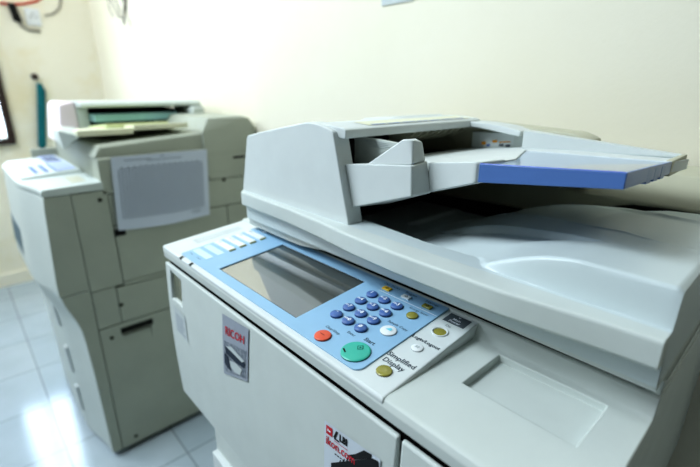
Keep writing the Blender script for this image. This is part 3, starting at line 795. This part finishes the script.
b = NB(); hull(b, [(-1.78,.262,1.050),(-1.45,.230,1.052),(-1.42,.275,1.048),(-1.78,.335,1.045),(-1.78,.262,1.018),(-1.45,.230,1.010),(-1.42,.270,1.046),(-1.78,.335,1.018),(-1.45,.225,1.062),(-1.50,.250,1.070)])
obj('tray_guide', b, M['aged_w'], fdf, bevel=.003)
b = NB()
def fslab(y0, y1, x0, x1, z0, z1, mi): hull(b, [(x0,y0,z0-.02),(x0,y1,z0-.02),(x0,y0,z0),(x0,y1,z0),(x1,y0,z1-.016),(x1,y1,z1-.016),(x1,y0,z1),(x1,y1,z1)], mi)
fslab(.262, .410, -1.74, -1.405, 1.045, 1.062, 0); fslab(.411, .575, -1.74, -1.400, 1.048, 1.072, 0)
fslab(.36, .55, -1.72, -1.50, 1.052, 1.071, 1)
obj('document_tray', b, [M['cream_p'], M['lime_p']], fdf, bevel=.002)

# sheet of paper taped on its side
def SH(u, v):
    tl, tr, br, bl = vec(0,.3223,.9905), vec(0,.6085,.9885), vec(0,.594,.766), vec(0,.3085,.7775)
    p = tl.lerp(tr, u).lerp(bl.lerp(br, u), v)
    z = p.z - .006*math.sin(u*PI*1.3)*v*v
    return (FX1 + .003 + .006*v*v*(1-.4*u) + .002*math.sin(u*7+v*3)*v, p.y, z)
b = NB(); n1, n2 = 14, 12
g = [[b.verts.new(SH(i/n1, j/n2)) for j in range(n2+1)] for i in range(n1+1)]
for i in range(n1):
    for j in range(n2): b.faces.new((g[i][j], g[i][j+1], g[i+1][j+1], g[i+1][j]))
sh = obj('paper_sheet', b, M['paper'])
tag(sh, 'white printed table sheet taped to the side of the far photocopier', 'paper')
b = NB()
def sq(u0, u1, v0, v1):
    m_ = 6
    for k in range(m_):
        for l in range(1 if v1-v0 < .1 else 6):
            nl = 1 if v1-v0 < .1 else 6
            ua, ub = u0+(u1-u0)*k/m_, u0+(u1-u0)*(k+1)/m_; va, vb = v0+(v1-v0)*l/nl, v0+(v1-v0)*(l+1)/nl
            f = [SH(ua,va),SH(ua,vb),SH(ub,vb),SH(ub,va)]
            quad(b, [(x+.0008, y, z) for x, y, z in f])
for k in range(27): u = .06+.87*k/26; sq(u-.0030, u+.0030, .17, .84)
for k in range(17): v = .17+.67*k/16; sq(.06, .93, v-.0036, v+.0036)
sq(.12,.38,.055,.065); sq(.34,.70,.075,.085); sq(.48,.52,.03,.04); sq(.78,.88,.88,.89); sq(.78,.9,.905,.912)
for k in range(14): sq(.08+.06*k, .105+.06*k, .145, .158)
obj('printed_table', b, M['ink'], sh, smooth=False)

# ================================================================== WALL ITEMS
b = NB()
hull(b, [(XL+.012,y,z) for y, z in ((.446,1.205),(.474,1.200),(.486,1.155),(.428,.83),(.402,.80),(.384,.84),(.438,1.16))] +
        [(XL+.040,y,z) for y, z in ((.452,1.195),(.472,1.19),(.478,1.15),(.425,.85),(.408,.83),(.396,.86),(.446,1.15))])
tag(obj('wall_hanging', b, M['teal'], bevel=.006), 'narrow teal strip hanging on the cream left wall behind the far photocopier', 'hanging')
b = NB(); n = 12
rings = [[(XL+dx, .446+r*math.cos(2*PI*k/n), 1.238+r*math.sin(2*PI*k/n)) for k in range(n)] for dx, r in ((0,.018),(.02,.018),(.03,.012),(.035,.006))]
loft(b, rings)
tag(obj('wall_peg', b, M['frame']), 'small dark round peg on the left wall above the teal strip', 'peg')
sk = thing('wall_socket', 'white square wall socket near the top left of the left wall', 'socket', (XL,.50,1.50))
b = NB(); bx(b, XL, XL+.012, .465, .535, 1.515, 1.605); pl = obj('cover_plate', b, M['socket'], sk, bevel=.003)
b = NB()
for dy, dz in ((-.012,0),(.012,0),(0,.016)): bx(b, XL+.0115, XL+.0128, .5+dy-.003, .5+dy+.003, 1.556+dz, 1.564+dz)
obj('socket_hole', b, M['gap'], pl, smooth=False)
pg = thing('power_plug', 'black plug with a grey cable beside the white wall socket', 'plug', (XL,.43,1.49))
b = NB(); hull(b, [(XL-.001,.405,1.53),(XL+.03,.405,1.53),(XL-.001,.392,1.62),(XL+.03,.392,1.62),(XL-.001,.442,1.525),(XL+.03,.442,1.525),(XL-.001,.425,1.62),(XL+.03,.425,1.62)])
obj('plug_body', b, M['black'], pg, bevel=.005)
b = NB(); tube(b, [(XL+.007,.428,1.53),(XL+.007,.44,1.505),(XL+.007,.465,1.49),(XL+.007,.52,1.488)], .008); obj('cable_end', b, M['wire'], pg)
b = NB(); tube(b, [(XL+.004,.36,1.615),(XL+.004,.42,1.617),(XL+.004,.47,1.625),(XL+.004,.53,1.645),(XL+.004,.58,1.68)], .006)
tag(obj('cable', b, M['redwire']), 'thin red cable running above the black plug on the left wall', 'cable')
b = NB(); tube(b, [(XL+.004,.56,1.575),(XL+.004,.60,1.585),(XL+.004,.64,1.62),(XL+.004,.66,1.68)], .005)
tag(obj('cable', b, M['wire']), 'thin grey cable curving up right of the white wall socket', 'cable')
b = NB()
rnd = random.Random(3)
for k in range(7):
    x = -2.78+.05*k+rnd.uniform(-.02,.02); pts = []
    for t in range(9):
        pts.append((x+.10*math.sin(t*.8+k)*.5, YB-.002-.0035*(k % 3), 1.80-.032*t-.012*k*(t/8)))
    tube(b, pts, .0035, 0, 6)
tag(obj('loose_wires', b, M['wire']), 'tangle of thin grey wires hanging on the wall near the room corner', 'wires')
b = NB(); bx(b, -.765, -.672, YB-.003, YB+.0005, 1.357, 1.50)
tag(obj('wall_notice', b, M['pale_label'], smooth=False), 'grey notice on the back wall at the top edge of the photo', 'notice')

# ================================================================== CAMERA
R = [[0.6751085513927872, 0.7377070369115295, 0.004095305549478839], [0.2377373056250028, -0.2123021311133771, -0.9478442797416053], [-0.6983619529660077, 0.6408713855493392, -0.31870746748950507]]
cam = bpy.data.cameras.new('camera'); co = bpy.data.objects.new('camera', cam); COL.objects.link(co)
rx, ry, rz = Vector(R[0]), -Vector(R[1]), -Vector(R[2])   # camera axes in world space
mw = Matrix((rx, ry, rz)).transposed().to_4x4(); mw.translation = Vector((0, 0, 1.175)); co.matrix_world = mw
cam.sensor_fit = 'HORIZONTAL'; cam.sensor_width = 36; cam.lens = 429.04/700*36
cam.clip_start = .02
cam.dof.use_dof = True; cam.dof.focus_distance = .455; cam.dof.aperture_fstop = 3.6
SC.camera = co

# ================================================================== LIGHT
w = bpy.data.worlds.new('room_light'); SC.world = w; w.use_nodes = True
nt = w.node_tree; bg = nt.nodes['Background']; L = nt.links.new
tc = nt.nodes.new('ShaderNodeTexCoord'); dp = nt.nodes.new('ShaderNodeVectorMath'); dp.operation = 'DOT_PRODUCT'
dp.inputs[1].default_value = Vector((-.80, -.22, .56)).normalized()
L(tc.outputs['Generated'], dp.inputs[0])
rp = nt.nodes.new('ShaderNodeValToRGB')
mr = nt.nodes.new('ShaderNodeMapRange'); mr.inputs['From Min'].default_value = -1; mr.inputs['From Max'].default_value = 1
L(dp.outputs['Value'], mr.inputs['Value']); L(mr.outputs['Result'], rp.inputs['Fac'])
e = rp.color_ramp.elements
e[0].position = .0; e[0].color = (.02,.02,.012,1)
e[1].position = 1.0; e[1].color = (.78,.90,1.0,1)
m_ = rp.color_ramp.elements.new(.5); m_.color = (.075,.075,.055,1)
m2_ = rp.color_ramp.elements.new(.72); m2_.color = (.24,.27,.27,1)
L(rp.outputs['Color'], bg.inputs['Color']); bg.inputs['Strength'].default_value = .65

def area(name, loc, target, sx, sy, power, col):
    l = bpy.data.lights.new(name, 'AREA'); l.shape = 'RECTANGLE'; l.size = sx; l.size_y = sy; l.energy = power; l.color = col
    o = bpy.data.objects.new(name, l); COL.objects.link(o); o.location = loc
    o.rotation_euler = (Vector(target)-Vector(loc)).to_track_quat('-Z', 'Y').to_euler()
    return o
area('window_light', (XL-.10,(WY0+WY1)/2,1.40), (XL+1,(WY0+WY1)/2,1.40),   .27, .98, 26, (.72,.86,1.0))
area('left_fill_light', (-2.9,-1.25,2.1), (-1.2,.5,1.0), .9, .9, 30, (.78,.89,1.0))  # fill lamp added inside the room; no window here
area('left_wall_fill', (-2.2,-.5,2.6), (XL,.45,1.3), .5, .5, 9, (1.0,.95,.82))  # unseen lamp added to brighten the left wall
area('overhead_key_light', (-1.35,-.75,2.75), (-.45,.5,.95), .9, .7, 50, (.82,.93,1.0))  # key lamp added overhead for light from above; no window here
SC.view_settings.view_transform = 'Standard'
SC.view_settings.look = 'Medium High Contrast'
SC.view_settings.exposure = -.16
SC.cycles.use_denoising = True
SC.cycles.max_bounces = 8
